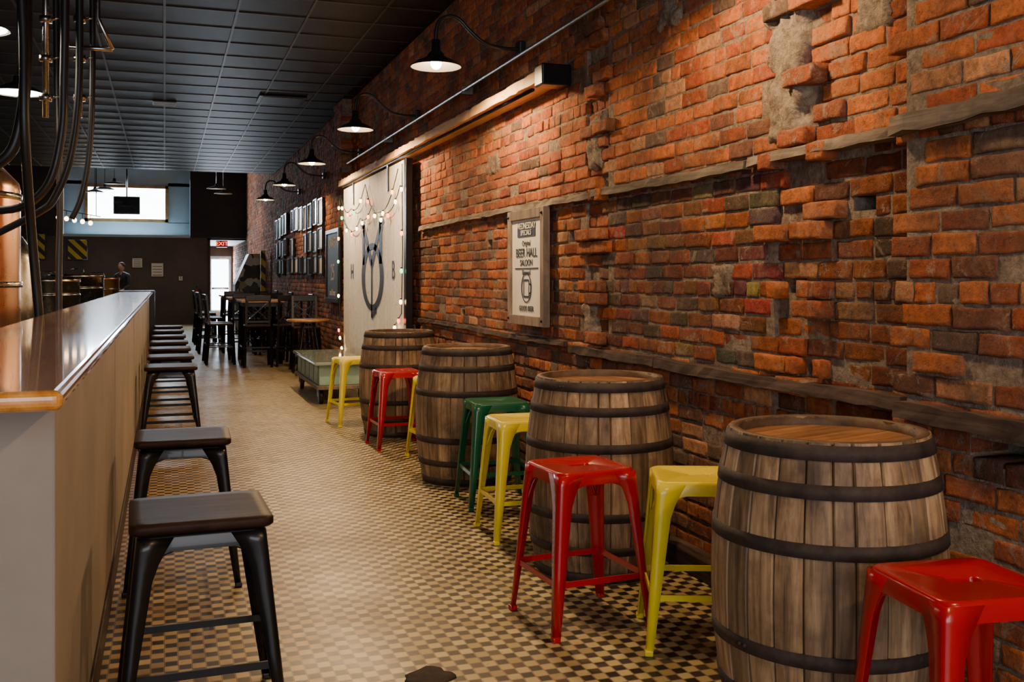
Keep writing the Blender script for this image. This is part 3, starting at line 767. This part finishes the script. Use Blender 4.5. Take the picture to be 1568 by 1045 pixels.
kettle(-1.35,13.4,.36,1.34,'steel'); kettle(-1.25,16.0,.40,1.40,'steel'); kettle(-1.1,18.6,.36,1.36,'copper')
def P(px,py,z):
    th=math.radians(19.24); f=1524; fz=f/z
    X=(px-252)*math.cos(th)/fz; return (X,(z-X*math.sin(th))/math.cos(th),min(3.69,H+(427-py)/fz))
b=B()
zd=5.6
def hose(pts,r=.026,mat='rubber'): b.tube([P(*p) if len(p)==3 else P(p[0],p[1],zd) for p in pts],r,mat,10,6)
hose([(42,-200,zd),(40,0),(40,100),(33,180),(15,235),(-30,265)],.032)
hose([(20,-200,5.4),(36,40,5.4),(38,200,5.4),(48,350,5.6),(60,490,5.7),(62,560,5.7)],.026)
hose([(100,-195,5.8),(100,0,5.8),(98,120,5.8),(95,200,5.8),(75,280,5.8),(30,318,5.8),(-40,322,5.8)],.024)
hose([(120,-190,6.0),(122,20,6.0),(120,150,6.0),(108,240,6.0),(85,300,6.0),(60,325,6.0),(-30,370,6.0)],.022)
hose([(140,-185,6.2),(142,80,6.2),(138,220,6.2),(125,300,6.2),(110,335,6.2)],.018)
hose([(85,-150,6.9),(88,150,6.9),(92,300,6.9),(90,430,6.9),(92,540,6.9)],.022)
for px,z in ((70,5.9),(122,6.1)):
    b.tube([P(px,-230,z),P(px,180,z)],.018,'steel',10)
    for py in (30,90,150): q=P(px,py,z); b.lathe([(.018,-.02),(.036,-.018),(.036,.018),(.018,.02)],q,'steel',12); b.tube([(q[0]+.03,q[1],q[2]),(q[0]+.07,q[1]-.02,q[2]+.01)],.006,'steel',6)
b.tube([P(105,72,6.0),P(172,76,6.0)],.014,'steel'); b.tube([P(172,76,6.0),P(150,28,6.0),P(150,-230,6.0)],.014,'steel')
b.obj('brewery_hoses')
b=B()
for x,y in ((-4.3,18),(-3.8,14)):
    b.box((x-.6,y-.06,3.62),(x+.6,y+.06,3.70),'framewhite'); b.box((x-.58,y-.04,3.6),(x+.58,y+.04,3.62),'glass')
b.obj('strip_light')

b=B(); pts=[]
for k in range(22):
    a=2*math.pi*k/22; r=.085*U(.75,1.2); pts.append((.84+r*1.0*math.cos(a),3.24+r*1.1*math.sin(a)))
b.loft([[(x,y,.0005) for x,y in pts],[(.84+(x-.84)*.85,3.24+(y-3.24)*.85,.006) for x,y in pts]],'grime_hole_shade'); b.obj('floor_damage_patch')

# ---------------------------------------------------------------- person behind bar
def person(x,y,rz):
    e=bpy.data.objects.new('person',None); sc.collection.objects.link(e); e.location=(x,y,0); e.rotation_euler[2]=rz
    def skin(name,verts,edges,mat,root=0,sub=2):
        me=bpy.data.meshes.new(name); me.from_pydata([v[:3] for v in verts],edges,[]); ob=place(me,name,parent=e)
        ob.modifiers.new('s','SKIN'); me.materials.append(M[mat])
        if not me.skin_vertices: 
            bpy.context.view_layer.objects.active=ob
        sv=me.skin_vertices[0].data if me.skin_vertices else None
        if sv:
            for i,v in enumerate(verts): sv[i].radius=(v[3],v[4] if len(v)>4 else v[3]); sv[i].use_root=(i==root)
        m=ob.modifiers.new('sub','SUBSURF'); m.levels=sub; m.render_levels=sub
        for p_ in me.polygons: p_.use_smooth=True
        return ob
    tv=[(0,0,.98,.15,.11),(0,.02,1.15,.135,.10),(0,.06,1.32,.165,.115),(0,.09,1.44,.13,.09),(0,.11,1.52,.055,.055),
        (-.19,.09,1.42,.065),(-.25,.14,1.15,.05),(-.20,.34,1.06,.042),(.19,.09,1.42,.065),(.25,.14,1.15,.05),(.20,.34,1.06,.042)]
    skin('torso_shirt',tv,[(0,1),(1,2),(2,3),(3,4),(3,5),(5,6),(6,7),(3,8),(8,9),(9,10)],'shirt')
    lv=[(0,0,.96,.13,.11),(-.1,0,.86,.09),(-.12,.03,.48,.062),(-.13,-.01,.09,.045),(.1,0,.86,.09),(.12,.03,.48,.062),(.13,-.01,.09,.045)]
    skin('trousers',lv,[(0,1),(1,2),(2,3),(0,4),(4,5),(5,6)],'jeans')
    for s_ in (-1,1):
        hv=[(s_*.20,.33,1.06,.03),(s_*.195,.39,1.045,.036,.018),(s_*.19,.43,1.035,.036,.016)]; ed=[(0,1),(1,2)]
        for k,(dx,l) in enumerate(((-.028,.07),(-.009,.08),(.010,.075),(.028,.058))):
            i=len(hv); hv+=[(s_*.19+dx,.455,1.03,.009),(s_*.19+dx,.455+l*.5,1.022,.0085),(s_*.19+dx,.455+l*.85,1.0,.008)]; ed+=[(2,i),(i,i+1),(i+1,i+2)]
        i=len(hv); hv+=[(s_*.16,.40,1.03,.011),(s_*.14,.43,1.015,.010)]; ed+=[(1,i),(i,i+1)]
        skin('hand',hv,ed,'skin')
        bb=B(); bb.loft([rrect(.045,.13,.04,0),rrect(.048,.135,.04,.04),rrect(.04,.08,.035,.09),rrect(.035,.04,.03,.12)],'black'); me=bb.mesh('shoe'); place(me,'shoe',(s_*.13,.04,0),0,e)
    bb=B(); hc_=(0,.14,1.645)
    bb.lathe([(.05,-.2),(.052,-.08)],hc_,'skin',16)
    bb.sphere(hc_,.1,'skin',(.78,.95,1.2),20); bb.sphere((0,.145,1.575),.05,'skin',(1,1.1,.8),14)
    bb.loft([[(-.012,.232,1.62),(.012,.232,1.62),(.006,.232,1.665),(-.006,.232,1.665)],[(-.006,.256,1.625),(.006,.256,1.625),(.003,.236,1.66),(-.003,.236,1.66)]],'skin')
    for s_ in (-1,1): bb.sphere((s_*.078,.14,1.64),.022,'skin',(.4,.8,1.3),10); bb.sphere((s_*.03,.226,1.655),.010,'ink',(1,.5,.7),8)
    bb.sphere((0,.236,1.594),.018,'redplain',(1.2,.3,.3),8)
    bb.sphere((0,.122,1.675),.104,'hair',(.82,.93,1.02),20)
    place(bb.mesh('head'),'head',parent=e)
person(-1.02,28.6,math.radians(150))

# ---------------------------------------------------------------- lights
def area(name,loc,rot,sx,sy,e,col):
    ld=bpy.data.lights.new(name,'AREA'); ld.shape='RECTANGLE'; ld.size=sx; ld.size_y=sy; ld.energy=e; ld.color=col
    o=bpy.data.objects.new(name,ld); sc.collection.objects.link(o); o.location=loc; o.rotation_euler=rot; return o
area('shopfront_daylight',(-1.35,YF-.3,1.9),(math.radians(90),0,0),6.8,2.6,255,(.97,.97,1.0))
area('back_window_daylight',(-1.05,YB+.4,3.55),(math.radians(-80),0,0),2.2,1.0,360,(.72,.86,1))
area('door_daylight',(1.9,37.1,1.2),(math.radians(-90),0,0),.6,1.8,240,(.72,.86,1))
w=bpy.data.worlds.new('world'); sc.world=w; w.use_nodes=True
w.node_tree.nodes['Background'].inputs[0].default_value=(.6,.75,1,1); w.node_tree.nodes['Background'].inputs[1].default_value=.6

cd=bpy.data.cameras.new('camera'); cd.lens=35; cd.sensor_width=36; cd.sensor_fit='HORIZONTAL'; cd.shift_y=-.0609; cd.clip_end=100
co=bpy.data.objects.new('camera',cd); sc.collection.objects.link(co); co.location=(0,0,H); co.rotation_euler=(math.radians(90),0,math.radians(-19.24)); sc.camera=co
